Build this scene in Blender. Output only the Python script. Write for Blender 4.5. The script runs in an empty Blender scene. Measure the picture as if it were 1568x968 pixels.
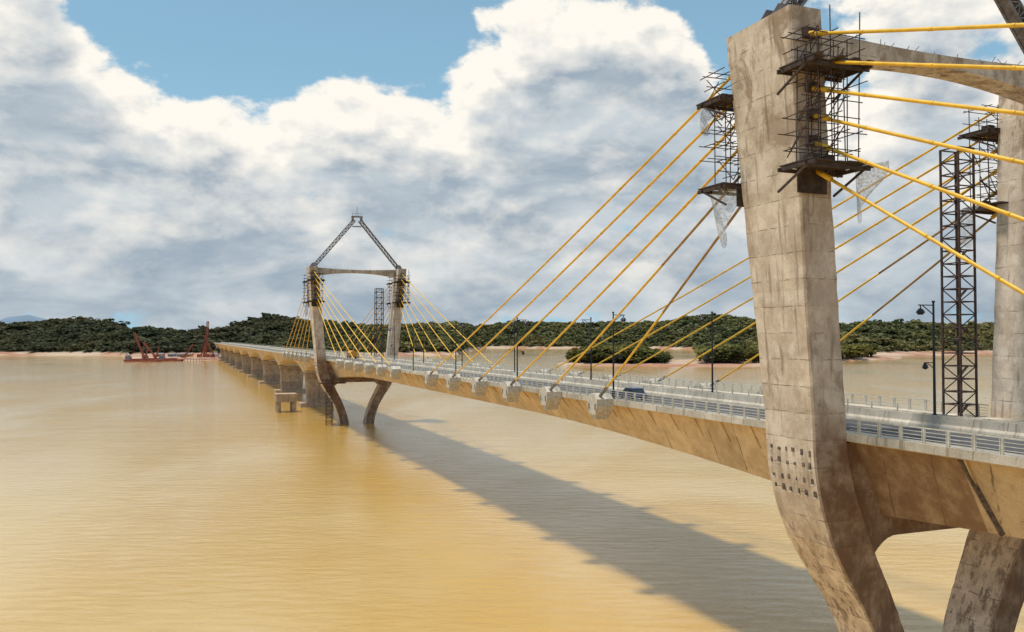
import bpy, math, random
import numpy as np
from mathutils import Vector, Matrix
random.seed(7); rng=np.random.default_rng(5)
sc=bpy.context.scene
sc.view_settings.view_transform='Standard'
try: sc.view_settings.look='None'
except: pass
sc.view_settings.exposure=0
F=1300.0; CX=784.0; HY=517.0; CAMZ=30.4
ANG=math.atan2(0.3662,0.9305)
BM=Matrix.Translation((23.2,67.6,0))@Matrix.Rotation(ANG,4,'Z')
W=25.6; SPAN=247.0; DK=22.9
# ---------------- mesh builder
class MB:
    def __init__(s): s.v=[]; s.f=[]; s.m=[]
    def add(s,vs,fs,m=0):
        o=len(s.v); s.v+= [tuple(p) for p in vs]
        for f in fs: s.f.append(tuple(i+o for i in f)); s.m.append(m)
    def box(s,a,b,m=0):
        x0,y0,z0=a; x1,y1,z1=b
        s.add([(x0,y0,z0),(x1,y0,z0),(x1,y1,z0),(x0,y1,z0),(x0,y0,z1),(x1,y0,z1),(x1,y1,z1),(x0,y1,z1)],
              [(0,3,2,1),(4,5,6,7),(0,1,5,4),(1,2,6,5),(2,3,7,6),(3,0,4,7)],m)
    def beam(s,p,q,w=.1,h=None,m=0):
        h=h or w; p=Vector(p); q=Vector(q); d=(q-p)
        if d.length<1e-6: return
        d.normalize(); up=Vector((0,0,1)) if abs(d.z)<.95 else Vector((0,1,0))
        a=d.cross(up).normalized(); b=a.cross(d).normalized(); a*=w/2; b*=h/2
        vs=[p-a-b,p+a-b,p+a+b,p-a+b,q-a-b,q+a-b,q+a+b,q-a+b]
        s.add(vs,[(0,1,2,3),(7,6,5,4),(0,4,5,1),(1,5,6,2),(2,6,7,3),(3,7,4,0)],m)
    def tube(s,pts,r,n=8,m=0,r2=None):
        pts=[Vector(p) for p in pts]; o=len(s.v); k=len(pts)
        for i,p in enumerate(pts):
            d=(pts[min(i+1,k-1)]-pts[max(i-1,0)]).normalized()
            up=Vector((0,0,1)) if abs(d.z)<.95 else Vector((0,1,0))
            a=d.cross(up).normalized(); b=a.cross(d).normalized()
            rr=r if r2 is None else r+(r2-r)*i/(k-1)
            for j in range(n):
                t=2*math.pi*j/n; s.v.append(tuple(p+a*math.cos(t)*rr+b*math.sin(t)*rr))
        for i in range(k-1):
            for j in range(n):
                j2=(j+1)%n
                s.f.append((o+i*n+j,o+i*n+j2,o+(i+1)*n+j2,o+(i+1)*n+j)); s.m.append(m)
        s.f.append(tuple(o+j for j in range(n))); s.m.append(m)
        s.f.append(tuple(o+(k-1)*n+j for j in reversed(range(n)))); s.m.append(m)
    def prism(s,poly,axis,a,b,m=0):
        n=len(poly); vs=[]
        for t in (a,b):
            for (p,q) in poly:
                vs.append((t,p,q) if axis=='x' else (p,t,q) if axis=='y' else (p,q,t))
        fs=[tuple(range(n)),tuple(reversed(range(n,2*n)))]+[(i,(i+1)%n,(i+1)%n+n,i+n) for i in range(n)]
        s.add(vs,fs,m)
    def obj(s,name,mats,parent=None,mat=BM,smooth=False):
        me=bpy.data.meshes.new(name); me.from_pydata(s.v,[],s.f)
        for m in mats: me.materials.append(m)
        me.polygons.foreach_set('material_index',s.m)
        if smooth: me.polygons.foreach_set('use_smooth',[True]*len(s.f))
        import bmesh
        bm=bmesh.new(); bm.from_mesh(me); bmesh.ops.recalc_face_normals(bm,faces=bm.faces); bm.to_mesh(me); bm.free()
        me.update()
        o=bpy.data.objects.new(name,me); sc.collection.objects.link(o)
        if parent: o.parent=parent
        elif mat is not None: o.matrix_world=mat
        return o
def empty(name,mat=BM):
    e=bpy.data.objects.new(name,None); sc.collection.objects.link(e); e.matrix_world=mat; return e
# ---------------- node helpers
class NT:
    def __init__(s,nt): s.t=nt; s.n=nt.nodes; s.l=nt.links
    def new(s,ty,**k):
        n=s.n.new(ty)
        for a,b in k.items(): setattr(n,a,b)
        return n
    def put(s,sock,v):
        if v is None: return
        if hasattr(v,'is_output'): s.l.new(v,sock)
        else: sock.default_value=v
    def m(s,op,a,b=None,c=None,clamp=False):
        n=s.new('ShaderNodeMath',operation=op); n.use_clamp=clamp
        s.put(n.inputs[0],a); s.put(n.inputs[1],b); s.put(n.inputs[2],c); return n.outputs[0]
    def sep(s,v):
        n=s.new('ShaderNodeSeparateXYZ'); s.put(n.inputs[0],v); return n.outputs
    def comb(s,x=0.,y=0.,z=0.):
        n=s.new('ShaderNodeCombineXYZ'); s.put(n.inputs[0],x); s.put(n.inputs[1],y); s.put(n.inputs[2],z); return n.outputs[0]
    def mapv(s,v,scale=(1,1,1),loc=(0,0,0)):
        n=s.new('ShaderNodeMapping'); s.put(n.inputs[0],v); n.inputs['Scale'].default_value=scale; n.inputs['Location'].default_value=loc; return n.outputs[0]
    def noise(s,v,scale,detail=4,rough=.5,dist=0):
        n=s.new('ShaderNodeTexNoise'); s.put(n.inputs['Vector'],v); n.inputs['Scale'].default_value=scale
        n.inputs['Detail'].default_value=detail; n.inputs['Roughness'].default_value=rough; n.inputs['Distortion'].default_value=dist
        return n.outputs[0]
    def ss(s,v,a,b,lo=0.,hi=1.):
        n=s.new('ShaderNodeMapRange',interpolation_type='SMOOTHSTEP'); s.put(n.inputs[0],v)
        n.inputs[1].default_value=a; n.inputs[2].default_value=b; n.inputs[3].default_value=lo; n.inputs[4].default_value=hi; return n.outputs[0]
    def mix(s,f,a,b,bt='MIX'):
        n=s.new('ShaderNodeMix',data_type='RGBA',blend_type=bt)
        def c(x): return x if hasattr(x,'is_output') else (*x,1) if len(x)==3 else x
        s.put(n.inputs[0],f); s.put(n.inputs[6],c(a)); s.put(n.inputs[7],c(b)); return n.outputs[2]
def mat(name):
    m=bpy.data.materials.new(name); m.use_nodes=True; t=NT(m.node_tree); b=m.node_tree.nodes['Principled BSDF']; return m,t,b
def objco(t): return t.new('ShaderNodeTexCoord').outputs['Object']
def bump(t,b,h,st=.3,dist=.05):
    n=t.new('ShaderNodeBump'); n.inputs['Strength'].default_value=st; n.inputs['Distance'].default_value=dist
    t.put(n.inputs['Height'],h); t.l.new(n.outputs[0],b.inputs['Normal'])
def simple(name,col,rough=.6,metal=0,var=.25,scale=3):
    m,t,b=mat(name); co=objco(t); n=t.noise(co,scale,4,.6)
    f=t.ss(n,.3,.7)
    t.put(b.inputs['Base Color'],t.mix(f,tuple(c*(1-var) for c in col),tuple(min(1,c*(1+var)) for c in col)))
    b.inputs['Roughness'].default_value=rough; b.inputs['Metallic'].default_value=metal; return m
def concrete(name,c1,c2,cst,axis=2,joint=2.6,stain=(.52,.72),side=False,jd=.5,sa=.75,segv=.1,table=False):
    m,t,b=mat(name); co=objco(t); xyz=t.sep(co)
    big=t.noise(co,.5,7,.66,.3)
    col=t.mix(t.ss(big,.34,.66),c2,c1)
    ax=xyz[axis]
    if axis==1: ax=t.m('MULTIPLY_ADD',xyz[2],.22,ax)
    wob=t.m('MULTIPLY',t.m('SUBTRACT',t.noise(co,.8,4,.6),.5),.10)
    sc_=t.m('ADD',t.m('DIVIDE',ax,joint),wob)
    fl=t.m('FLOOR',sc_); wn=t.new('ShaderNodeTexWhiteNoise',noise_dimensions='1D'); t.l.new(fl,wn.inputs[1])
    seg=t.ss(wn.outputs[0],0,1,1-segv,1+segv)
    col=t.mix(1.,col,t.comb(seg,seg,seg),'MULTIPLY')
    fr=t.m('FRACT',sc_); e=t.m('MINIMUM',fr,t.m('SUBTRACT',1.,fr))
    line=t.ss(e,.006,.026,1,0)
    line=t.m('MULTIPLY',line,t.ss(t.noise(co,.9,4),.42,.6,.06,1))
    col=t.mix(t.m('MULTIPLY',line,jd),col,tuple(c*.25 for c in c2))
    st=t.noise(t.mapv(co,(1.6,1.6,.10)),1.1,6,.6)
    sf=t.ss(st,stain[0],stain[1])
    fine=t.noise(co,14,4,.7)
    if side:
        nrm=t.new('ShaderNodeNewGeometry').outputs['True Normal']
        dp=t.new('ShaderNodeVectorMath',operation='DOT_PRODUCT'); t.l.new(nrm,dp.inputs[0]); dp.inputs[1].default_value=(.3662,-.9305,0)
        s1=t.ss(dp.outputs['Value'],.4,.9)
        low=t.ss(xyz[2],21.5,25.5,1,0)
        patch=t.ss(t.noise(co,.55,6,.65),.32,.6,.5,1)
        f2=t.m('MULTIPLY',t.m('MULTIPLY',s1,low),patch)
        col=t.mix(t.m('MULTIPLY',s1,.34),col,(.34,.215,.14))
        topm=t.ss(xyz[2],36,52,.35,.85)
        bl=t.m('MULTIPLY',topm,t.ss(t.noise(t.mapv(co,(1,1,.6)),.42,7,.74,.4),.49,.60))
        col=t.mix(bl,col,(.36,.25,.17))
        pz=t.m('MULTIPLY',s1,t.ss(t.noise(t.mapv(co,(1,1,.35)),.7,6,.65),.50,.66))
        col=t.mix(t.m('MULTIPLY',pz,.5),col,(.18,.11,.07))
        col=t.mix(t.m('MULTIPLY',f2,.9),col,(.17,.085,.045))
        lw2=t.ss(xyz[2],8,20,1,0)
        f3=t.m('MULTIPLY',lw2,t.ss(t.noise(t.mapv(co,(1.3,1.3,.22)),.9,6,.75),.49,.60))
        col=t.mix(t.m('MULTIPLY',f3,.75),col,(.16,.105,.075))
    col=t.mix(t.m('MULTIPLY',sf,sa),col,cst)
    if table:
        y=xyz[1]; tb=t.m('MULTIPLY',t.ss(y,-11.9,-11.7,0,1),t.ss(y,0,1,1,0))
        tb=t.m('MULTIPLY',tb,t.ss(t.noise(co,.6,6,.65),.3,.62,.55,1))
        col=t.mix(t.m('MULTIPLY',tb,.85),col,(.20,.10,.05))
    pk=t.noise(co,2.6,8,.78); pf=t.ss(pk,.585,.65)
    pf=t.m('MULTIPLY',pf,t.ss(big,.42,.6,1,.2))
    col=t.mix(t.m('MULTIPLY',pf,.75),col,tuple(c*.35 for c in c2))
    ff=t.ss(fine,.3,.7,.84,1.12)
    col=t.mix(1.,col,t.comb(ff,ff,ff),'MULTIPLY')
    t.put(b.inputs['Base Color'],col); b.inputs['Roughness'].default_value=.9
    h=t.m('ADD',t.m('MULTIPLY',fine,.4),t.m('MULTIPLY',pf,-1.))
    bump(t,b,h,.5,.05); return m
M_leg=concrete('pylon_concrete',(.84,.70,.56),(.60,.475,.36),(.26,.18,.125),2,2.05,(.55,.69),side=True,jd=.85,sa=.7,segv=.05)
M_gird=concrete('girder_concrete',(.72,.54,.34),(.56,.40,.235),(.26,.15,.075),1,4.6,(.57,.76),jd=.8,sa=.55,table=True)
M_pier=concrete('pier_concrete',(.50,.37,.26),(.34,.245,.17),(.17,.10,.06),2,3)
M_slab=concrete('kerb_concrete',(.66,.59,.49),(.52,.45,.36),(.25,.18,.12),1,3.,jd=.6)
M_block=simple('anchor_block_concrete',(.55,.49,.41),.85,0,.22)
M_cable=simple('yellow_cable_sheath',(.82,.47,.03),.45,0,.14,1)
M_cabd=simple('backlit_cable_sheath',(.36,.20,.05),.6,0,.25,1)  # backlit darkness of the upper cable lengths, put into the sheath colour
M_steel=simple('painted_steel',(.20,.17,.16),.6,.2,.3,1)
M_scaf=simple('rusty_scaffold',(.085,.05,.04),.7,.3,.5,2)
M_plank=simple('scaffold_planks',(.06,.04,.032),.9,0,.4,2)
M_rail=simple('galvanised_railing',(.62,.58,.50),.5,.2,.15,2)
M_black=simple('black_lamp_paint',(.02,.02,.022),.45,.2,.2)
M_dark=simple('dark_recess',(.14,.10,.078),.9,0,.5,3)
M_paint=simple('white_road_paint',(.75,.74,.70),.6,0,.08)
M_rubber=simple('tyre_rubber',(.02,.02,.02),.8)
M_red=simple('red_rusty_steel',(.30,.08,.05),.7,.1,.4,.5)
def asphalt():
    m,t,b=mat('asphalt'); co=objco(t); n=t.noise(t.mapv(co,(1,.06,1)),1.,6,.6); f=t.noise(co,20,3)
    c=t.mix(t.ss(n,.3,.7),(.045,.047,.055),(.085,.085,.095)); c=t.mix(t.ss(f,.3,.7,0,.3),c,(.13,.12,.12))
    t.put(b.inputs['Base Color'],c); b.inputs['Roughness'].default_value=.85; bump(t,b,f,.2,.01); return m
M_asph=asphalt()
# ---------------- bridge
bridge=empty('cable_stayed_bridge')
def zbot(u):
    if u<=SPAN+40:
        d=min(abs(u),abs(u-SPAN))
        return 18.8-2.6*(1-min(d,70)/70)**2
    k=(u-330)/100.; fr=abs(k-round(k))*2
    return 20.0-5.2*(1-fr)**2
def loft(secs,mb,m=0,close=True):
    n=len(secs[0]); o=len(mb.v)
    for s in secs: mb.v+=s
    for i in range(len(secs)-1):
        for j in range(n if close else n-1):
            j2=(j+1)%n
            mb.f.append((o+i*n+j,o+i*n+j2,o+(i+1)*n+j2,o+(i+1)*n+j)); mb.m.append(m)
    mb.f.append(tuple(o+j for j in range(n))); mb.m.append(m)
    mb.f.append(tuple(o+(len(secs)-1)*n+j for j in reversed(range(n)))); mb.m.append(m)
us=[-180+4*i for i in range(int((1250+180)/4)+1)]
mb=MB(); secs=[]
for u in us:
    zb=zbot(u)
    if SPAN+30<u<SPAN+50:
        tt=(u-SPAN-30)/20; zb=(18.8-2.6*(1-min(abs(u-SPAN),70)/70)**2)*(1-tt)+19.0*tt
    if u<-60: zb=18.8
    secs.append([(2.9,u,22.3),(5.6,u,zb),(W-5.6,u,zb),(W-2.9,u,22.3)])
loft(secs,mb); mb.obj('box_girder',[M_gird],bridge)
mb=MB()
L0,L1=-180,1250
mb.prism([(1.75,22.5),(2.2,22.3),(W-2.2,22.3),(W-1.75,22.5),(W-1.75,22.86),(1.75,22.86)],'y',L0,L1)
for a,b in ((1.62,2.0),(W-2.0,W-1.62)): mb.box((a,L0,22.45),(b,L1,23.06))
for a,b in ((2.0,3.3),(W-3.3,W-2.0)): mb.box((a,L0,22.86),(b,L1,23.02))
for c in (12.25,W-12.25):
    mb.prism([(c-.3,22.86),(c+.3,22.86),(c+.26,23.1),(c+.12,23.3),(c+.09,23.95),(c-.09,23.95),(c-.12,23.3),(c-.26,23.1)],'y',L0,L1)
mb.obj('deck_slab',[M_slab],bridge)
mb=MB()
mb.box((3.304,L0,22.5),(11.93,L1,22.90)); mb.box((W-11.93,L0,22.5),(W-3.304,L1,22.90)); mb.obj('roadway',[M_asph],bridge)
mb=MB()
def sheet(v0,v1,u0,u1,z=22.906): mb.add([(v0,u0,z),(v1,u0,z),(v1,u1,z),(v0,u1,z)],[(0,1,2,3)])
for side in (0,1):
    g=lambda v: W-v if side else v
    for v in (3.7,11.5): sheet(*sorted((g(v),g(v+.14))),L0,L1)
    for v in (6.3,8.9):
        u=L0
        while u<500: sheet(*sorted((g(v),g(v+.13))),u,u+3); u+=9
mb.obj('road_markings',[M_paint],bridge)
mb=MB()
u=-178
while u<325:
    if min(abs(u+7),abs(u-SPAN))>5:
        zb=zbot(u) if u>-60 else 18.8
        for s in (0,1):
            g=(lambda v:v) if s==0 else (lambda v:W-v)
            tt=.4
            p=(g(2.8),u,22.25); q=(g(2.9+(5.6-2.9)*tt),u,22.3+(zb-22.3)*tt)
            mb.beam(p,q,.16,.2)
    u+=4.6
for uu in (-12,):
    mb.beam((2.75,uu,22.3),(5.45,uu-1.0,zbot(uu)+.1),.22,.34,1)
mb.obj('web_ribs',[M_gird,M_dark],bridge)
# pylons
PROF=[(55.1,-2.9,1.5,4.0),(48,-2.25,1.52,3.72),(40,-1.5,1.55,3.42),(32,-.75,1.6,3.12),(24.5,0,1.62,2.9),(21,.15,1.66,2.88),(18,.8,1.8,2.85),(14.3,2.25,1.97,2.72),
      (11.5,3.85,1.82,2.55),(8.5,5.65,1.6,2.35),(5.5,7.0,1.5,2.3),(3,7.8,1.5,2.3),(0,8.4,1.55,2.4),(-4,9.0,1.6,2.6)]
def prof(z):
    for i in range(len(PROF)-1):
        a,b=PROF[i],PROF[i+1]
        if a[0]>=z>=b[0]:
            t=(a[0]-z)/(a[0]-b[0]); return [a[k]+(b[k]-a[k])*t for k in (1,2,3)]
    return PROF[0][1:] if z>PROF[0][0] else PROF[-1][1:]
def leg_mesh(mb,u0,mir):
    zs=sorted(set([p[0] for p in PROF]+[z*1.0 for z in range(-4,55)]),reverse=True)
    secs=[]
    for z in zs:
        if z<23:
            a=[prof(z+d) for d in (-1.2,0,1.2)]; c,hv,hu=[sum(x[k] for x in a)/3 for k in range(3)]
        else: c,hv,hu=prof(z)
        jr=random.uniform(-.025,.025); hv+=jr; hu+=jr
        ch=.13; r=[]
        for (sx,sy,o) in ((-1,-1,0),(-1,-1,1),(1,-1,1),(1,-1,0),(1,1,0),(1,1,1),(-1,1,1),(-1,1,0)):
            x=c+sx*(hv-(ch if o==1 else 0)); y=sy*(hu-(ch if o==0 else 0))
            x=W-x if mir else x
            r.append((x,u0+y,z))
        secs.append(r)
    loft(secs,mb)
def tower(u0):
    mb=MB(); leg_mesh(mb,u0,False); leg_mesh(mb,u0,True)
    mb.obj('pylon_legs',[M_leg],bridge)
    mb=MB()
    N=44; top=22.2
    pts=[]
    for i in range(N+1):
        v=1.6+(W-3.2)*i/N; d=abs(v-W/2); z=14.7-(.26*(d-5.8)**2 if d>5.8 else 0)
        if d>9.0: z=max(z,12.4+(d-9.0)*1.3)
        pts.append((v,z))
    for i in range(N):
        (a,za),(b,zb)=pts[i],pts[i+1]
        hu=2.3
        vs=[(a,u0-hu,za),(b,u0-hu,zb),(b,u0-hu,top),(a,u0-hu,top),(a,u0+hu,za),(b,u0+hu,zb),(b,u0+hu,top),(a,u0+hu,top)]
        mb.add(vs,[(0,1,2,3),(7,6,5,4),(0,4,5,1)])
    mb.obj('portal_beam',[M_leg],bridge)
    mb=MB(); N=24
    for i in range(N):
        def sec(i):
            t=i/N; v=-1.2+(W+2.4)*t; k=(2*t-1)**2
            return v,53.0+.35-.35*k*2-.6*k, 54.4+.5*k
        a,z0,z1=sec(i); b,y0,y1=sec(i+1)
        mb.add([(a,u0-1.2,z0),(b,u0-1.2,y0),(b,u0+1.2,y0),(a,u0+1.2,z0),(a,u0-1.2,z1),(b,u0-1.2,y1),(b,u0+1.2,y1),(a,u0+1.2,z1)],
          [(0,3,2,1),(4,5,6,7),(0,1,5,4),(2,3,7,6)])
    for i in range(30):
        v=1+(W-2)*i/29; k=(2*i/29-1)**2; mb.beam((v,u0+random.uniform(-1,1),54.3+.5*k),(v,u0+random.uniform(-1,1),54.95+.5*k),.035,None,1)
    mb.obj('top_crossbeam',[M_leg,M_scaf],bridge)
    mb=MB(); ap=(W/2,73.0)
    for s in (0,1):
        v0=-2.6 if s==0 else W+2.6; v1=ap[0]-(1.0 if s==0 else -1.0)
        P=Vector((v0,u0,55.0)); Q=Vector((v1,u0,72.2)); d=(Q-P); n=Vector((-d.z,0,d.x)).normalized()
        for a in (-.55,.55):
            for b in (-.5,.5):
                o=n*a+Vector((0,b,0)); mb.beam(P+o,Q+o,.22)
        K=26
        for i in range(K):
            A=P+d*(i/K); B=P+d*((i+1)/K); sg=1 if i%2 else -1
            for b in (-.5,.5):
                mb.beam(A+n*.55*sg+Vector((0,b,0)),B-n*.55*sg+Vector((0,b,0)),.12)
                mb.beam(B+n*.5+Vector((0,b,0)),B-n*.5+Vector((0,b,0)),.3,.08)
            for a in (-.55,.55):
                mb.beam(A+n*a+Vector((0,.5*sg,0)),B+n*a-Vector((0,.5*sg,0)),.12)
                mb.beam(A+n*a*.98,B+n*a*.98,.9,.03)
        mb.box((v0-1.1,u0-1.1,55.1),(v0+1.1,u0+1.1,55.35))
        for y0,y1 in ((-.75,-.68),(.68,.75)):
            mb.prism([(v0-1,55.35),(v0+1,55.35),(v0+(.9 if s==0 else .2),56.6),(v0-(.2 if s==0 else .9),56.6)],'y',u0+y0,u0+y1)
    c=ap[0]
    mb.box((c-1.9,u0-.6,71.9),(c-1.2,u0+.6,73.3)); mb.box((c+1.2,u0-.6,71.9),(c+1.9,u0+.6,73.3))
    mb.box((c-1.95,u0-.65,73.3),(c+1.95,u0+.65,73.7)); mb.beam((c-1.6,u0,70.0),(c+1.6,u0,70.0),.5,.35)
    for x in (-1.6,-.6,.6,1.6): mb.beam((c+x,u0,73.7),(c+x,u0,74.8),.09)
    mb.beam((c-1.6,u0,74.7),(c+1.6,u0,74.7),.08); mb.beam((c,u0,73.7),(c,u0,77.0),.14)
    mb.obj('steel_a_frame',[M_steel],bridge)
tower(0); tower(SPAN)
mb=MB()
for u0 in (0,SPAN):
    for r in range(4):
        for c in range(6):
            z=21.6-r*.95-(.35 if r>1 else 0)+random.uniform(-.12,.12); u=u0-2.35+c*.9+random.uniform(-.1,.1)
            cc=prof(z); x=cc[0]-cc[1]
            h=random.uniform(.2,.5); w=random.uniform(.14,.32)
            mb.box((x-.025,u-w/2,z-h/2),(x+.14,u+w/2,z+h/2),0)
            if random.random()<.5: mb.box((x-.04,u-w/2-random.random()*.1,z-h/2-.12),(x+.1,u+w/2+random.random()*.1,z-h/2-.03),1)
mb.obj('formwork_recesses',[M_dark,M_block],bridge)
# cables
mb=MB(); blk=MB()
AU=[36,50.5,65,79.5,94,108.5]
for u0 in (0,SPAN):
    for s in (-1,1):
        for mir in (0,1):
            for i,a in enumerate(reversed(AU)):
                z=53.2-2.0*i; cc=prof(z); v0=cc[0]; g=(lambda v:W-v) if mir else (lambda v:v)
                p=Vector((g(v0),u0+s*(cc[2]-.3),z)); q=Vector((g(.15),u0+s*a,23.0))
                pts=[]
                for k in range(13):
                    t=k/12; x=p.lerp(q,t); x.z-=.9*(a/108.)*4*t*(1-t)*.5; pts.append(x)
                if i>=4 and s==1 and u0==0:
                    mb.tube(pts[:7 if i==5 else 5],.118,8,1); mb.tube(pts[6 if i==5 else 4:],.12,8,0)
                else:
                    mb.tube(pts,.125,8,0)
                    d=(q-p).normalized()
                    for k in range(1,14):
                        c=p+d*(k*5.8); 
                        if (c-p).length<(q-p).length-3:
                            t=(c-p).length/(q-p).length; c.z-=.9*(a/108.)*4*t*(1-t)*.5
                            mb.tube([c-d*.16,c+d*.16],.142,8,0)
                d=(q-p).normalized()
                mb.tube([p,p+d*2.2],.2,10,0)
                blk.tube([q,q-d*3.2],.2,10,1)
                u=q.y; 
                poly=[(u-1.25,23.15),(u-1.25,22.3),(u-.75,21.3),(u+.75,21.3),(u+1.25,22.3),(u+1.25,23.15),(u+.5,23.75),(u-.5,23.75)]
                x0,x1=(-.55,1.6) if not mir else (W-1.6,W+.55)
                blk.prism(poly,'x',x0,x1,0)
                poly2=[(u-.5,21.3),(u+.5,21.3),(u+.32,20.7),(u-.32,20.7)]
                blk.prism(poly2,'x',x0+.25,x1-.1,0)
                for e in (-.8,.8):
                    blk.box((x0-.06,u+e-.12,21.9),(x0+.02,u+e+.12,22.6),1)
mb.obj('stay_cables',[M_cable,M_cabd],bridge,smooth=True)
blk.obj('cable_anchorages',[M_block,M_steel],bridge)
# railings
mb=MB()
for v in (1.82,W-1.82):
    for (a,b) in ((L0,-2.95),(2.95,SPAN-2.95),(SPAN+2.95,L1)):
        for z,w in ((24.12,.09),(23.85,.045),(23.6,.045),(23.35,.045),(23.18,.045)): mb.beam((v,a,z),(v,b,z),w)
    u=-90
    while u<420:
        if min(abs(u),abs(u-SPAN))>3:
            mb.box((v-.07,u-.06,23.06),(v+.07,u+.06,24.16))
            mb.box((v-.05,u+.18-.03,23.06),(v+.05,u+.18+.03,24.05))
        u+=2.0
for v in (W/2,):
    for z in (24.3,24.55): mb.beam((v,3,z),(v,420,z),.06)
    u=3
    while u<420: mb.box((v-.05,u-.05,23.0),(v+.05,u+.05,24.6)); u+=3.
mb.obj('deck_railings',[M_rail],bridge)
# approach piers
mb=MB()
for u in [330+100*k for k in range(9)]+[-90]:
    zb=(zbot(u) if u>0 else 18.8)
    secs=[]
    for z,hu,hv in ((zb,3.6,7.0),(zb-2,2.6,6.6),(3,2.4,6.0),(1.2,2.4,6.0)):
        r=[]
        for k in range(16):
            t=2*math.pi*k/16; c,s=math.cos(t),math.sin(t)
            r.append((W/2+hv*math.copysign(abs(c)**.35,c),u+hu*math.copysign(abs(s)**.35,s),z))
        secs.append(r)
    loft(secs,mb); mb.box((W/2-9,u-5.5,-1.5),(W/2+9,u+5.5,1.6))
    for a in (-7,0,7):
        for b in (-3.5,3.5): mb.tube([(W/2+a,u+b,-4),(W/2+a,u+b,-1)],1,10)
mb.obj('approach_piers',[M_pier],bridge)
mb=MB()
mb.box((-9,300,4.2),(-1,308,7.2)); mb.box((-9.2,299.8,7.2),(-.8,308.2,7.5))
for a in (-8,-2):
    for b in (301.5,306.5): mb.tube([(a,b,-3),(a,b,4.2)],.9,10)
mb.obj('concrete_dolphin',[M_pier])
# ---------------- scaffolding
def scaffold(u0,mir):
    mb=MB(); g=(lambda v:W-v) if mir else (lambda v:v); R=.06 if u0==0 else .085
    def bx(a,b,m):
        mb.box(tuple(map(min,a,b)),tuple(map(max,a,b)),m)
    for s in (-1,1):
        z0,z1=43.2,53.4
        uo=[4.0,5.0,6.1]; vo=[-2.6,-1.5,-.3,.9,2.1]
        c0=prof(47)[0]
        for a in uo:
            for b in vo:
                if random.random()<.25: continue
                zt=z1+random.uniform(-2.8,1.4)-(1.5 if s==1 else 0); zb=z0-random.uniform(0,.8)
                mb.beam((g(c0+b),u0+s*a,zb),(g(c0+b+random.uniform(-.15,.15)),u0+s*(a+random.uniform(-.15,.15)),zt),R)
        z=z0+.9
        while z<z1-.4:
            for a in uo:
                if random.random()<.7: mb.beam((g(c0-2.8-random.uniform(0,.7)),u0+s*a,z),(g(c0+2.3+random.uniform(0,.8)),u0+s*a,z+random.uniform(-.1,.1)),R)
            for b in vo:
                if random.random()<.65: mb.beam((g(c0+b),u0+s*3.6,z+.1),(g(c0+b),u0+s*(6.3+random.uniform(0,.9)),z+.1+random.uniform(-.08,.08)),R)
            z+=1.2
        for k in range(9):
            a=random.choice(uo); b=random.choice(vo[:-1]); zz=random.uniform(z0,z1-2)
            mb.beam((g(c0+b),u0+s*a,zz),(g(c0+b+1.2),u0+s*a,zz+2),R)
            mb.beam((g(c0+b),u0+s*uo[0],zz),(g(c0+b),u0+s*uo[2],zz+2),R)
        for zp,ex in ((43.0,1.0),(50.3,1.2)):
            for k in range(8):
                b=-2.9+k*.68; e=random.uniform(0,ex)
                bx((g(c0+b),u0+s*3.5,zp),(g(c0+b+.6),u0+s*(6.4+e),zp+.1),1)
            for b in (-2.8,2.4):
                mb.beam((g(c0+b),u0+s*3.3,zp-.2),(g(c0+b),u0+s*7.2,zp-.2),.16,.28,1)
                mb.beam((g(c0+b),u0+s*3.2,zp-1.8),(g(c0+b),u0+s*6.6,zp-.2),.12,.16,1)
            for a in (3.6,6.4): mb.beam((g(c0-3.1),u0+s*a,zp-.25),(g(c0+2.9),u0+s*a,zp-.25),.16,.28,1)
            for k in range(3):
                b=random.uniform(-2,1.5); bx((g(c0+b),u0+s*4.6,zp+.1),(g(c0+b+.7),u0+s*5.5,zp+random.uniform(.3,.8)),1)
        bx((g(c0+1.8),u0+s*2.2,43.0),(g(c0+3.0),u0+s*4,43.1),1)
        bx((g(c0-1.4),u0+s*3.62,41.2),(g(c0+1.3),u0+s*3.75,43.0),1)
    for s in (-1,1):
        for i in range(6):
            z=53.2-2*i; cc=prof(z); y=u0+s*(cc[2]+.12)
            bx((g(cc[0]-.5),y-.15,z-.45),(g(cc[0]+.5),y+.15,z+.35),0)
    return mb.obj('scaffolding',[M_scaf,M_plank])
for u0 in (0,SPAN):
    for mir in (0,1): scaffold(u0,mir)
def lattice(name,v,u,z0,z1,w=2.0,step=1.3,r=.11,mat_=None):
    mb=MB(); h=w/2
    cs=[(-h,-h),(h,-h),(h,h),(-h,h)]
    for a,b in cs: mb.beam((v+a,u+b,z0),(v+a,u+b,z1),r*1.5)
    z=z0; i=0
    while z<z1-.1:
        zt=min(z+step,z1)
        for k in range(4):
            (a,b),(c,d)=cs[k],cs[(k+1)%4]
            mb.beam((v+a,u+b,zt),(v+c,u+d,zt),r)
            if k%2==0:
                if i%2: mb.beam((v+a,u+b,z),(v+c,u+d,zt),r*.7)
                else: mb.beam((v+c,u+d,z),(v+a,u+b,zt),r*.7)
        if i%3==0: mb.beam((v-h*.7,u-h*.3,z),(v+h*.7,u-h*.3,zt),.3,.06)
        z=zt; i+=1
    return mb.obj(name,[mat_ or M_scaf])
lattice('scaffold_stair_tower',21.9,4.4,22.95,48.2,1.95,1.2,.11)
lattice('scaffold_stair_tower',21.9,SPAN+4.4,22.95,48.2,2.6,2.0,.15)
lattice('scaffold_stair_tower',2.5,SPAN-5.2,.2,15.5,2.0)
mb=MB(); mb.box((-1,SPAN-6.4,14.5),(8,SPAN-3.6,14.8)); 
for k in range(10): mb.beam((-1+k,SPAN-6.4,14.8),(-1+k,SPAN-6.4,15.9),.08)
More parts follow.
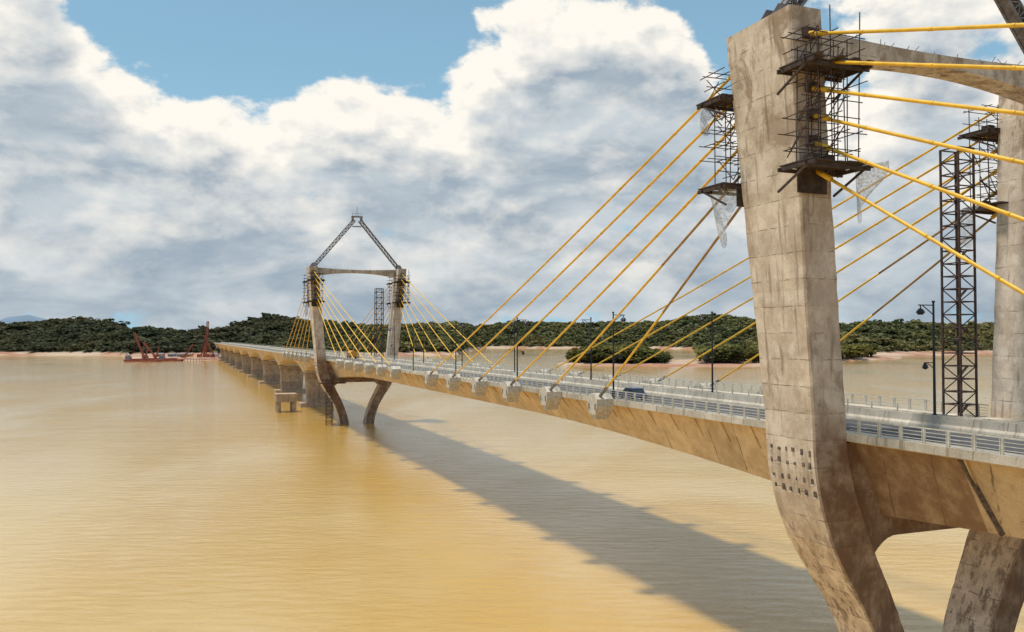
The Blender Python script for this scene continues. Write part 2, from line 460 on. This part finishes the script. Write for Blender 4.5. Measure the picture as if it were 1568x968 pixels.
mb.beam((-1,SPAN-6.4,15.9),(8,SPAN-6.4,15.9),.08)
mb.obj('pier_work_platform',[M_scaf])
m,t,b=mat('safety_net'); co=objco(t)
b.inputs['Base Color'].default_value=(.62,.63,.65,1); b.inputs['Roughness'].default_value=.9
nn=t.noise(co,5,4,.7); t.put(b.inputs['Alpha'],t.ss(nn,.35,.65,.25,.8)); M_net=m
def net(v,u,z,w,h,mir=0,tilt=0):
    mb=MB(); n=12; k=8
    for i in range(n+1):
        for j in range(k+1):
            a=i/n; c=j/k; wid=w*(1-c*.5)
            x=v+math.sin(a*6+c*3)*.5+math.sin(c*5+a*2)*.2; y=u+(a-.5)*wid+tilt*c; zz=z-h*c*(.5+.5*math.sin(a*math.pi))
            mb.v.append((W-x if mir else x,y,zz))
    for i in range(n):
        for j in range(k): q=i*(k+1)+j; mb.f.append((q,q+1,q+k+2,q+k+1)); mb.m.append(0)
    return mb.obj('safety_net',[M_net],smooth=True)
net(-3.9,5.6,43,3.8,5.2,0,-.8); net(1.2,-6.0,43.3,3.4,4.4,0,1.0); net(-4.2,7,50.2,1.8,2.5,0)
net(1.0,-6.2,43,3,4,1); net(1.0,5.6,43,3,4,1); net(-3.8,SPAN+6,43,3.5,5)
# ---------------- lamps
lamp_me=None
def lamp(v,u,flip=1):
    global lamp_me
    if lamp_me is None:
        mb=MB()
        mb.tube([(0,0,0),(0,0,.9)],.18,10); mb.tube([(0,0,.9),(0,0,9.6)],.11,8,0,.075)
        mb.tube([(0,0,9.55),(0,0,9.7)],.12,8); mb.box((-.16,-.16,0),(.16,.16,.12))
        mb.beam((0,0,9.35),(-1.5,0,9.35),.08); mb.beam((0,0,8.6),(-1.1,0,9.33),.06)
        mb.tube([(-1.3,0,9.32),(-1.3,0,9.05)],.05,6); mb.tube([(-1.3,0,9.08),(-1.3,0,8.95),(-1.3,0,8.75)],.12,10,0,.36); mb.tube([(-1.3,0,8.75),(-1.3,0,8.6)],.28,10,0,.2)
        mb.beam((0,0,4.9),(-1.0,0,4.9),.06); mb.beam((0,0,4.4),(-.7,0,4.88),.05)
        mb.tube([(-.9,0,4.9),(-.9,0,4.7),(-.9,0,4.5)],.08,8,0,.25); mb.tube([(-.9,0,4.5),(-.9,0,4.38)],.2,8,0,.12)
        o=mb.obj('street_lamp',[M_black]); lamp_me=o.data
    else:
        o=bpy.data.objects.new('street_lamp',lamp_me); sc.collection.objects.link(o)
    o.matrix_world=BM@Matrix.Translation((v,u,23.02))@Matrix.Rotation(math.radians(0 if flip>0 else 180)+random.uniform(-.05,.05),4,'Z')@Matrix.Scale(1.08,4)
for k in range(11): lamp(W/2-.05,-1+31.8*k)
for k in range(9): lamp(2.3,5+31*k,-1)
# ---------------- vehicles
def mk_paint(n,c):
    m,t,b=mat(n); b.inputs['Base Color'].default_value=(*c,1)
    nn=t.noise(objco(t),4,4); t.put(b.inputs['Roughness'],t.ss(nn,.3,.7,.25,.5)); return m
M_glass=mk_paint('vehicle_glass',(.02,.03,.04)); P={'white':mk_paint('white_paint',(.7,.7,.68)),'blue':mk_paint('blue_paint',(.04,.07,.16)),'red':mk_paint('red_paint',(.4,.03,.02)),
  'orange':mk_paint('orange_paint',(.75,.30,.02)),'grey':mk_paint('grey_paint',(.25,.26,.27))}
def wheels(mb,ys,hw,r=.34):
    for y in ys:
        for x in (-hw,hw): 
            s=1 if x>0 else -1
            mb.tube([(x-.22*s,y,r),(x,y,r)],r,14,2); mb.tube([(x,y,r),(x+.012*s,y,r)],r*.55,10,3)
def car(v,u,c):
    mb=MB()
    mb.prism([(-2.1,.35),(-2.15,.75),(-1.95,.95),(-1.1,1.0),(1.0,1.02),(1.9,.88),(2.1,.65),(2.1,.35)],'x',-.85,.85,0)
    mb.prism([(-1.75,.97),(-1.35,1.42),(.3,1.45),(1.1,1.0)],'x',-.76,.76,1)
    mb.prism([(-1.38,1.425),(-1.3,1.5),(.22,1.52),(.34,1.455)],'x',-.72,.72,0)
    for y in (-.55,.35): mb.beam((-.775,y,1.0),(-.765,y-.05,1.45),.05,None,0); mb.beam((.775,y,1.0),(.765,y-.05,1.45),.05,None,0)
    mb.box((-.7,2.1,.6),(-.4,2.13,.75),3); mb.box((.4,2.1,.6),(.7,2.13,.75),3)
    wheels(mb,(-1.3,1.3),.87)
    o=mb.obj('car',[P[c],M_glass,M_rubber,P['grey']]); o.matrix_world=BM@Matrix.Translation((v,u,22.91))@(Matrix.Rotation(math.pi,4,'Z') if v>W/2 else Matrix())
def truck(v,u,c,cover):
    mb=MB()
    mb.box((-1.0,-3.6,.7),(1.0,3.4,.95),2)
    mb.prism([(1.9,.6),(1.9,2.5),(2.2,2.7),(3.2,2.65),(3.55,1.7),(3.6,.6)],'x',-1.1,1.1,0)
    mb.prism([(3.24,2.5),(3.27,2.45),(3.58,1.72),(3.54,1.7)],'x',-1.0,1.0,1)
    for x in (-1.11,1.11): mb.box((min(x,x*.99),2.3,1.6),(max(x,x*.99)+.01,3.1,2.4),1)
    mb.box((-1.15,-3.7,.96),(1.15,1.7,2.1),0); mb.prism([(-1.12,2.11),(-1.0,2.7),(0,3.0),(1.0,2.7),(1.12,2.11)],'y',-3.65,1.65,4)
    for k in range(7): mb.box((-1.2,-3.6+k*.85,.96),(-1.15,-3.5+k*.85,2.15),3); mb.box((1.15,-3.6+k*.85,.96),(1.2,-3.5+k*.85,2.15),3)
    wheels(mb,(-2.7,-1.5,2.6),1.12,.5)
    o=mb.obj('truck',[P[c],M_glass,M_rubber,P['grey'],P[cover]]); o.matrix_world=BM@Matrix.Translation((v,u,22.91))@(Matrix.Rotation(math.pi,4,'Z') if v>W/2 else Matrix())
car(4.25,35,'blue')
truck(9.8,240,'orange','orange')
# ---------------- terrain
def ss(x,a,b):
    t=np.clip((x-a)/(b-a),0,1); return t*t*(3-2*t)
def vnoise(x,y,seed=0):
    xi=np.floor(x).astype(int); yi=np.floor(y).astype(int); fx=x-xi; fy=y-yi; fx=fx*fx*(3-2*fx); fy=fy*fy*(3-2*fy)
    def h(a,b): 
        n=np.sin(a*127.1+b*311.7+seed*74.7)*43758.5453; return n-np.floor(n)
    return (h(xi,yi)*(1-fx)+h(xi+1,yi)*fx)*(1-fy)+(h(xi,yi+1)*(1-fx)+h(xi+1,yi+1)*fx)*fy
SX=[-600,100,185,205,345,365,600,700,745,1000,1220,1290,1400,1568,2300]
SZ=[1411,1411,1370,1120,1120,1300,1350,1500,2400,2300,1700,1330,1390,1600,1700]
TX=[-600,0,50,90,130,180,230,260,300,340,370,415,450,500,600,680,750,830,900,960,1020,1090,1160,1230,1300,1370,1450,1568,2300]
TY=[496,499,496,492,491,495,498,500,503,500,496,486,490,495,498,495,496,492,493,489,491,485,488,492,495,491,496,491,493]
def height(X,Z):
    xi=CX+F*X/Z
    jag=vnoise(X/60,Z/60,3)*60+vnoise(X/22,Z/22,4)*16
    zs=np.interp(xi,SX,SZ)+jag-35
    dep=450.
    zr=zs+dep; ty=np.interp(xi,TX,TY)
    H=CAMZ+(HY-ty)*zr/F-12
    s=(Z-zs)/dep
    point=ss(xi,180,210)*(1-ss(xi,345,375))
    flat=ss(xi,1150,1260)
    s2=np.where(point>.5,(Z-zs-230)/(dep-230+60),s)
    s2=s2*(1-flat)+flat*(Z-zs-80)/(dep-80)
    h=ss(np.clip(s2,0,1),-.03,1.0)*H*(.80+.30*vnoise(X/190,Z/190,1)) + np.clip(s*8,-1,1)*2.2
    h=np.where(s>1,h*(1-.25*np.clip(s-1,0,1)),h)
    h=np.where(s<0,-2.5,h)
    h=h+np.where(s>0,vnoise(X/30,Z/30,2)*3*np.clip(s2*4,0,1),0)
    f0=np.interp(xi,[840,870,920,1100,1200,1340,1400],[1010,930,890,872,900,1150,1250])+vnoise(X/25,Z/25,8)*22
    back=f0+np.interp(xi,[840,900,1000,1150,1340],[10,120,190,330,200])
    e=np.minimum(Z-f0,back-Z)/18.; e=np.minimum(e,(xi-852)/10.); e=np.minimum(e,(1380-xi)/10.)
    hs=np.clip(e,-1,1)*2.0+np.clip(e-1,0,3)*.5
    return np.maximum(h,np.where(e>-.9,hs,-2.5))
cols=np.arange(-500,2250,7.); rows=np.concatenate([np.arange(840,1300,7.),np.arange(1300,2000,11.),np.arange(2000,3400,28.)])
XI,ZZ=np.meshgrid(cols,rows); XX=(XI-CX)/F*ZZ; HH=height(XX,ZZ)
nr,nc=XX.shape; vv=np.stack([XX,ZZ,HH],-1).reshape(-1,3)
idx=np.arange(nr*nc).reshape(nr,nc); q=np.stack([idx[:-1,:-1],idx[:-1,1:],idx[1:,1:],idx[1:,:-1]],-1).reshape(-1,4)
def npmesh(name,v,q,mats,smooth=False):
    me=bpy.data.meshes.new(name); me.vertices.add(len(v)); me.vertices.foreach_set('co',v.astype(np.float32).ravel())
    me.loops.add(q.size); me.loops.foreach_set('vertex_index',q.astype(np.int32).ravel())
    me.polygons.add(len(q)); me.polygons.foreach_set('loop_start',np.arange(0,q.size,q.shape[1],dtype=np.int32))
    me.polygons.foreach_set('loop_total',np.full(len(q),q.shape[1],dtype=np.int32))
    for m in mats: me.materials.append(m)
    if smooth: me.polygons.foreach_set('use_smooth',np.ones(len(q),bool))
    me.update(calc_edges=True); me.validate()
    o=bpy.data.objects.new(name,me); sc.collection.objects.link(o); return o
m,t,b=mat('hillside_ground'); co=objco(t); z=t.sep(co)[2]
n=t.noise(co,.02,4,.6); zz=t.m('ADD',z,t.m('MULTIPLY',t.m('SUBTRACT',n,.5),6.))
soil=t.mix(t.ss(t.noise(co,.05,4,.6),.35,.65),(.44,.25,.16),(.33,.14,.085))
soil=t.mix(t.ss(t.noise(co,.012,3),.45,.62),soil,(.50,.37,.27))
gr=t.mix(t.ss(t.noise(co,.03,4,.7),.35,.65),(.06,.07,.03),(.12,.12,.05))
t.put(b.inputs['Base Color'],t.mix(t.ss(zz,4.0,7.5),soil,gr)); b.inputs['Roughness'].default_value=1
npmesh('terrain',vv,q,[m],True)
mb=MB()
m2=simple('haze_blue_mountain',(.20,.27,.36),1,0,.1,.001)  # blue of the distance haze painted into the mountain's base colour
for (xc,yt,wd) in ((38,484,75),(-120,494,160)):
    Z=9000.; n=24
    for r in range(7):
        for i in range(n+1):
            a=i/n; x=(xc-CX+(a-.5)*wd*2)/F*Z; h=(CAMZ+(HY-yt)*Z/F)*math.exp(-((a-.5)*4)**2)*(1+.06*math.sin(i*2.1)+.05*math.sin(i*.9+r))
            f=math.sin(math.pi*r/6); mb.v.append((x,Z+(r-3)*350,h*abs(f)**.8-3))
    o=len(mb.v)-7*(n+1)
    for r in range(6):
        for i in range(n): k=o+r*(n+1)+i; mb.f.append((k,k+1,k+n+2,k+n+1)); mb.m.append(0)
mb.obj('distant_mountain',[m2],mat=Matrix(),smooth=True)
# ---------------- trees (merged)
def tree_proto(nq,seed,leaf=.13):
    r=np.random.default_rng(seed); L=r.integers(6,10)
    cen=np.stack([r.uniform(-.42,.42,L),r.uniform(-.42,.42,L),r.uniform(.34,.88,L)],-1); rad=r.uniform(.12,.27,L); cen[0]=(0,0,.8)
    k=r.choice(L,nq,p=rad**2/np.sum(rad**2)); d=r.normal(size=(nq,3)); d/=np.linalg.norm(d,axis=1)[:,None]; d[:,2]=np.abs(d[:,2])*np.where(r.random(nq)<.75,1,-1)
    c=cen[k]+d*rad[k][:,None]*r.uniform(.65,1.2,nq)[:,None]*np.array([1,1,.8])
    nrm=d*.6+r.normal(size=(nq,3))*.35+np.array([0,0,.5]); nrm/=np.linalg.norm(nrm,axis=1)[:,None]
    a=np.cross(nrm,r.normal(size=(nq,3))); a/=np.linalg.norm(a,axis=1)[:,None]; bb=np.cross(nrm,a)
    s=leaf*r.uniform(.4,1.15,nq)[:,None]
    V=np.stack([c-a*s-bb*s*.6,c+a*s*.8-bb*s*.7,c+a*s+bb*s*.8,c-a*s*.7+bb*s],1)
    tint=.5+ (r.random(L)[k]-.5)*.5+(r.random(nq)-.5)*.4+(c[:,2]-.6)*.3
    tv=[];
    def seg(p,q,r0,r1):
        p=np.array(p);q=np.array(q)
        for j in range(4):
            t0=2*math.pi*j/4; t1=2*math.pi*(j+1)/4
            e=lambda t:np.array([math.cos(t),math.sin(t),0])
            tv.append([p+e(t0)*r0,p+e(t1)*r0,q+e(t1)*r1,q+e(t0)*r1])
    seg((0,0,-.05),(0.01,0,.45),.03,.02)
    for i in range(1,4): seg((0,0,.33),cen[i],.016,.006)
    T=np.array(tv); V=np.concatenate([V,T]); tint=np.concatenate([tint,np.full(len(T),-1.)])
    return V,tint
def forest(name,pts,sizes,protos,mats):
    VS=[];TS=[]
    which=rng.integers(0,len(protos),len(pts)); ang=rng.uniform(0,6.28,len(pts)); tt=rng.normal(0,.28,len(pts))
    for k,(V,T) in enumerate(protos):
        s=np.where(which==k)[0]
        if len(s)==0: continue
        ca,sa=np.cos(ang[s]),np.sin(ang[s]); h=sizes[s]; w=h*rng.uniform(.9,1.8,len(s))
        x=V[None,:,:,0]; y=V[None,:,:,1]; z=V[None,:,:,2]
        X=(x*ca[:,None,None]-y*sa[:,None,None])*w[:,None,None]+pts[s,0][:,None,None]
        Y=(x*sa[:,None,None]+y*ca[:,None,None])*w[:,None,None]+pts[s,1][:,None,None]
        Z=z*h[:,None,None]+pts[s,2][:,None,None]
        VS.append(np.stack([X,Y,Z],-1).reshape(-1,3)); 
        TT=np.where(T[None,:]<0,-1,np.clip(T[None,:]+tt[s][:,None],0,1)); TS.append(TT.ravel())
    v=np.concatenate(VS); tf=np.concatenate(TS); q=np.arange(len(v)).reshape(-1,4)
    o=npmesh(name,v,q,mats)
    at=o.data.attributes.new('tint','FLOAT','FACE'); at.data.foreach_set('value',tf.astype(np.float32)); return o
def foliage(name,ca,cb,cy,yel):
    m,t,b=mat(name); a=t.new('ShaderNodeAttribute'); a.attribute_name='tint'; tf=a.outputs['Fac']
    c=t.mix(t.ss(tf,.1,.95),ca,cb)
    co=objco(t); c=t.mix(t.ss(t.noise(co,.007,3),.42,.62,0,yel),c,cy)
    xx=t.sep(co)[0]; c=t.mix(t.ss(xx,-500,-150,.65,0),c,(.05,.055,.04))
    c=t.mix(t.ss(tf,-.8,-.2,1,0),c,(.09,.065,.045))
    t.put(b.inputs['Base Color'],c); b.inputs['Roughness'].default_value=.9
    b.inputs['Specular IOR Level'].default_value=.1
    tr=t.new('ShaderNodeBsdfTranslucent'); t.put(tr.inputs[0],c); mx=t.new('ShaderNodeMixShader'); mx.inputs[0].default_value=.3
    out=t.n['Material Output']; t.l.new(b.outputs[0],mx.inputs[1]); t.l.new(tr.outputs[0],mx.inputs[2]); t.l.new(mx.outputs[0],out.inputs[0])
    return m
M_fol=foliage('foliage',(.065,.08,.04),(.20,.20,.085),(.25,.205,.08),.65)
M_fol2=foliage('mangrove_foliage',(.05,.06,.022),(.18,.175,.055),(.22,.185,.05),.65)
N=15000
xi=rng.uniform(-40,1640,N); zs=np.interp(xi,SX,SZ); tq=rng.random(N)
Z=zs-20+tq*540; X=(xi-CX)/F*Z; H=height(X,Z); keep=(H>4.6+2*vnoise(X/40,Z/40,9))
pp=np.stack([X,Z,H-1.5],-1)[keep]; sz=rng.uniform(5,12,len(pp))*np.where(rng.random(len(pp))<.07,1.5,1)
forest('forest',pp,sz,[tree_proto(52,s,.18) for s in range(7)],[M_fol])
xi=np.concatenate([rng.uniform(876,1022,330),rng.uniform(1080,1330,440)]); f0=np.interp(xi,[840,870,920,1100,1200,1340,1400],[1010,930,890,872,900,1150,1250]); 
Z=f0+38+rng.random(len(xi))*np.interp(xi,[870,900,1000,1150,1340],[40,80,110,270,150]); X=(xi-CX)/F*Z; H=height(X,Z); k=H>1.6
pp=np.stack([X,Z,H-.8],-1)[k]; sz=rng.uniform(8,19,len(pp))*np.interp(xi[k],[876,900,980,1022,1080],[.6,1,1,.6,1])
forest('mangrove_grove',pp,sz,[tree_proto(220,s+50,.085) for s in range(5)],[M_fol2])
# ---------------- far shore works
def crane_lattice(mb,p,q,w,n,m=0):
    p=Vector(p);q=Vector(q);d=(q-p).normalized(); a=d.cross(Vector((0,1,0))).normalized()*w/2; b=Vector((0,w/2,0))
    cs=[a+b,a-b,-a-b,-a+b]
    for c in cs: mb.beam(p+c,q+c,.4,None,m)
    for i in range(n):
        A=p.lerp(q,i/n);B=p.lerp(q,(i+1)/n)
        for k in range(4): mb.beam(A+cs[k],B+cs[(k+1)%4],.25,None,m); mb.beam(B+cs[k],B+cs[(k+1)%4],.25,None,m)
def at(xi,Z,z=0): return Matrix.Translation(((xi-CX)/F*Z,Z,z))
def barge(xi,Z,L,crane=True,reach=-11,top=36):
    mb=MB(); h=L/2
    mb.prism([(-h,.6),(-h+2.5,-.8),(h-2.5,-.8),(h,.6),(h,2.6),(-h,2.6)],'y',-5,5,0)
    mb.box((-h+1,-3,2.6),(-h+7,3,6.2),1); mb.box((-h+1.6,-3.2,6.2),(-h+6,2,8),1); 
    for k in range(4): mb.box((-h+1.6+k*1.3,-3.05,4.4),(-h+2.4+k*1.3,-2.99,5.4),2)
    for k in range(int(L/3)): mb.beam((-h+k*3,-5,2.6),(-h+k*3,-5,3.7),.15,None,0)
    mb.box((-h+9,-4,2.6),(h-8,4,3.8),0)
    if crane:
        mb.tube([(2,0,2.6),(2,0,5)],1.8,12,0); mb.box((-.5,-2,5),(5,2,8.2),0)
        crane_lattice(mb,(1,0,7),(reach,0,top),1.6,14); crane_lattice(mb,(4,0,8),(7,0,17),1.0,4)
        mb.beam((7,0,17),(reach,0,top),.25); mb.beam((reach,0,top),(reach,0,10),.18)
    o=mb.obj('crane_barge' if crane else 'barge',[M_red,P['grey'],M_glass],mat=at(xi,Z))
barge(219,1075,44); barge(262,1095,30,False); barge(236,1110,30,True,-14,24)
mb=MB(); 
mb.box((-4,-3,0),(4,3,1.6)); mb.box((-3,-2.2,1.6),(4,2.2,4.5)); crane_lattice(mb,(-1,0,4),(2,0,48),2.2,18); crane_lattice(mb,(-4,0,1),(1,0,30),.8,10); mb.beam((2,0,48),(6,0,5),.3)
mb.obj('piling_rig',[M_red],mat=at(316,1135,4))
for xi_,Z_,rx,tp in ((306,1150,9,24),(326,1150,-12,30),(282,1140,12,18)):
    mb=MB(); mb.box((-3,-2.2,0),(3,2.2,1.3)); mb.box((-3,-1.8,1.5),(2.4,1.8,4.2)); mb.box((1,-1.9,1.6),(2.9,-.4,4.0))
    crane_lattice(mb,(2,0,2.5),(rx,0,tp),1.2,10); mb.beam((-2.5,0,4.2),(rx,0,tp),.2); mb.beam((rx,0,tp),(rx,0,6),.18)
    mb.obj('crawler_crane',[M_red],mat=at(xi_,Z_,3.5))
mb=MB(); mb.box((-14,-3,2.2),(14,3,3)); 
for k in range(8): mb.tube([(-13+k*3.7,-2.5,-2),(-13+k*3.7,-2.5,2.2)],.4,8); mb.beam((-13+k*3.7,-3,3),(-13+k*3.7,-3,4.1),.12)
mb.obj('jetty',[M_red],mat=at(300,1098))
for xi_,c in ((246,'red'),(278,'grey'),(330,'white'),(290,'orange'),(264,'grey')):
    mb=MB(); mb.box((-5,-3,0),(5,3,3.6),0); mb.prism([(-3.4,3.6),(3.4,3.6),(0,5.4)],'x',-5.4,5.4,1); mb.box((-1,-3.05,0),(1,-2.99,2.2),2)
    for k in (-3.5,3.2): mb.box((k-.7,-3.05,1.2),(k+.7,-2.99,2.3),2)
    mb.obj('site_shed',[P[c],M_steel,M_glass],mat=at(xi_,1165+random.uniform(0,20),3.8))
# ---------------- water
mb=MB()
mb.add([(-16000,-3000,0),(16000,-3000,0),(16000,16000,0),(-16000,16000,0)],[(0,1,2,3)])
m,t,b=mat('muddy_river_water'); co=objco(t)
big=t.noise(t.mapv(co,(1,.45,1)),.012,4,.55,.6)
c=t.mix(t.ss(big,.35,.65),(.56,.335,.07),(.60,.41,.155))
t.put(b.inputs['Base Color'],c); b.inputs['Roughness'].default_value=.07; b.inputs['IOR'].default_value=1.75
rot=t.new('ShaderNodeMapping'); t.l.new(co,rot.inputs[0]); rot.inputs['Rotation'].default_value=(0,0,.25); rot.inputs['Scale'].default_value=(.28,.85,1)
w1=t.noise(rot.outputs[0],.75,6,.68,.4); w3=t.noise(rot.outputs[0],.13,2,.5,.3)
h=t.m('ADD',w1,t.m('MULTIPLY',w3,1.0))
gust=t.ss(big,.35,.65,1,.35)
bump(t,b,t.m('MULTIPLY',h,gust),1.,.24)
mb.obj('water',[m],mat=Matrix())
# ---------------- world
w=bpy.data.worlds.new('World'); sc.world=w; w.use_nodes=True; t=NT(w.node_tree)
try: w.cycles.sampling_method='MANUAL'; w.cycles.sample_map_resolution=512
except Exception: pass
bg=w.node_tree.nodes['Background']; bg.inputs[1].default_value=.1
hd=Vector((-1.02,-.20)).normalized(); EL=math.radians(75)
sky=t.new('ShaderNodeTexSky',sky_type='NISHITA'); sky.sun_disc=False; sky.sun_elevation=EL; sky.sun_rotation=math.atan2(hd.x,hd.y); sky.air_density=1; sky.dust_density=.6; sky.ozone_density=1.5
BL=[ # x,y,rx,ry,amp  (directions of the main cloud masses)
 (780,105,75,75,.44),(880,75,85,70,.46),(975,85,85,75,.44),(1030,150,70,65,.34),(880,190,180,80,.34),(870,280,270,80,.32),
 (40,60,100,90,.36),(20,180,140,100,.30),(180,230,150,60,.24),(430,215,240,55,.24),(620,160,80,40,.24),(540,270,240,70,.28),
 (240,390,300,70,.34),(750,430,1000,85,.48),(1450,220,220,150,.34),(1300,330,320,100,.30),(1480,30,110,70,.20),(150,310,220,70,.24),
 (430,45,260,80,-.40),(640,50,55,80,-.34),(1105,40,50,70,-.40),(1250,60,120,60,-.15),(190,35,60,40,-.12)]
def cgroup(name,det,blobs):
    gt=bpy.data.node_groups.new(name,'ShaderNodeTree')
    gt.interface.new_socket('Vector',in_out='INPUT',socket_type='NodeSocketVector'); gt.interface.new_socket('Density',in_out='OUTPUT',socket_type='NodeSocketFloat')
    g=NT(gt); gi=g.new('NodeGroupInput'); go=g.new('NodeGroupOutput')
    X,Y,_=g.sep(gi.outputs[0])
    nv=g.comb(X,g.m('MULTIPLY',Y,1.6),0.)
    n1=g.noise(nv,8.0,det,.56,.1)
    acc=g.m('MULTIPLY',n1,1.9)
    for (x,y,rx,ry,am) in blobs:
        a=math.atan((x-CX)/F); e=math.atan((HY-y)/F); 
        p=g.m('DIVIDE',g.m('SUBTRACT',X,a),rx/F); q_=g.m('DIVIDE',g.m('SUBTRACT',Y,e),ry/F)
        r=g.m('ADD',g.m('MULTIPLY',p,p),g.m('MULTIPLY',q_,q_))
        acc=g.m('MULTIPLY_ADD',g.m('EXPONENT',g.m('MULTIPLY',r,-1.)),am,acc)
    g.l.new(g.m('SUBTRACT',acc,1.01),go.inputs[0]); return gt
G9=cgroup('cloud_density',8,BL); G3=cgroup('cloud_density_coarse',2.5,BL)
D=t.new('ShaderNodeTexCoord').outputs['Generated']; x,y,z=t.sep(D)
az=t.m('ARCTAN2',x,y); el=t.m('ARCTAN2',z,t.m('SQRT',t.m('ADD',t.m('MULTIPLY',x,x),t.m('MULTIPLY',y,y))))
def dens(dx,dy,G):
    n=t.new('ShaderNodeGroup'); n.node_tree=G; t.l.new(t.comb(t.m('ADD',az,dx),t.m('ADD',el,dy),0.),n.inputs[0]); return n.outputs[0]
d0=dens(0.,0.,G9); d1=dens(-.006,.014,G9); d2=dens(-.02,.055,G3)
mask=t.ss(d0,-.02,.16)
pos=lambda v:t.m('MAXIMUM',v,0.)
tau=t.m('ADD',t.m('MULTIPLY',pos(t.m('SUBTRACT',d1,.10)),.7),t.m('MULTIPLY',pos(t.m('SUBTRACT',d2,.06)),2.7))
relief=t.m('MULTIPLY',t.m('SUBTRACT',d0,d1),1.5)
lit=t.m('ADD',t.m('EXPONENT',t.m('MULTIPLY',tau,-1.5)),relief,clamp=True)
wisp=t.noise(t.comb(az,t.m('MULTIPLY',el,2.6),3.),7.,5,.55,.3)
lowf=t.ss(el,.02,.16,.55,0)
lit=t.m('MULTIPLY',lit,t.m('SUBTRACT',1.,lowf))
shc=t.mix(t.ss(wisp,.32,.68),(3.3,4.1,4.9),(5.8,6.4,6.8))
cc=t.mix(lit,shc,(10.1,9.6,8.75))
skyc=t.mix(1.,sky.outputs[0],(1.1,1.15,1.05),'MULTIPLY')
skyc=t.mix(t.ss(el,.0,.45,.85,.45),skyc,(3.2,6.0,8.0))
t.put(bg.inputs[0],t.mix(mask,skyc,cc))
sd=bpy.data.lights.new('sun','SUN'); sd.energy=3.4; sd.angle=math.radians(5.0); sd.color=(1,.93,.81)
so=bpy.data.objects.new('sun',sd); sc.collection.objects.link(so)
dirv=Vector((hd.x*math.cos(EL),hd.y*math.cos(EL),math.sin(EL))); so.rotation_euler=dirv.to_track_quat('Z','Y').to_euler()
# ---------------- camera
cd=bpy.data.cameras.new('camera'); cd.lens=F/1568*36; cd.sensor_width=36; cd.clip_end=30000; cd.clip_start=.5
co=bpy.data.objects.new('camera',cd); sc.collection.objects.link(co); co.location=(0,0,CAMZ)
co.rotation_euler=(math.radians(90)+math.atan(33/F),0,0); sc.camera=co
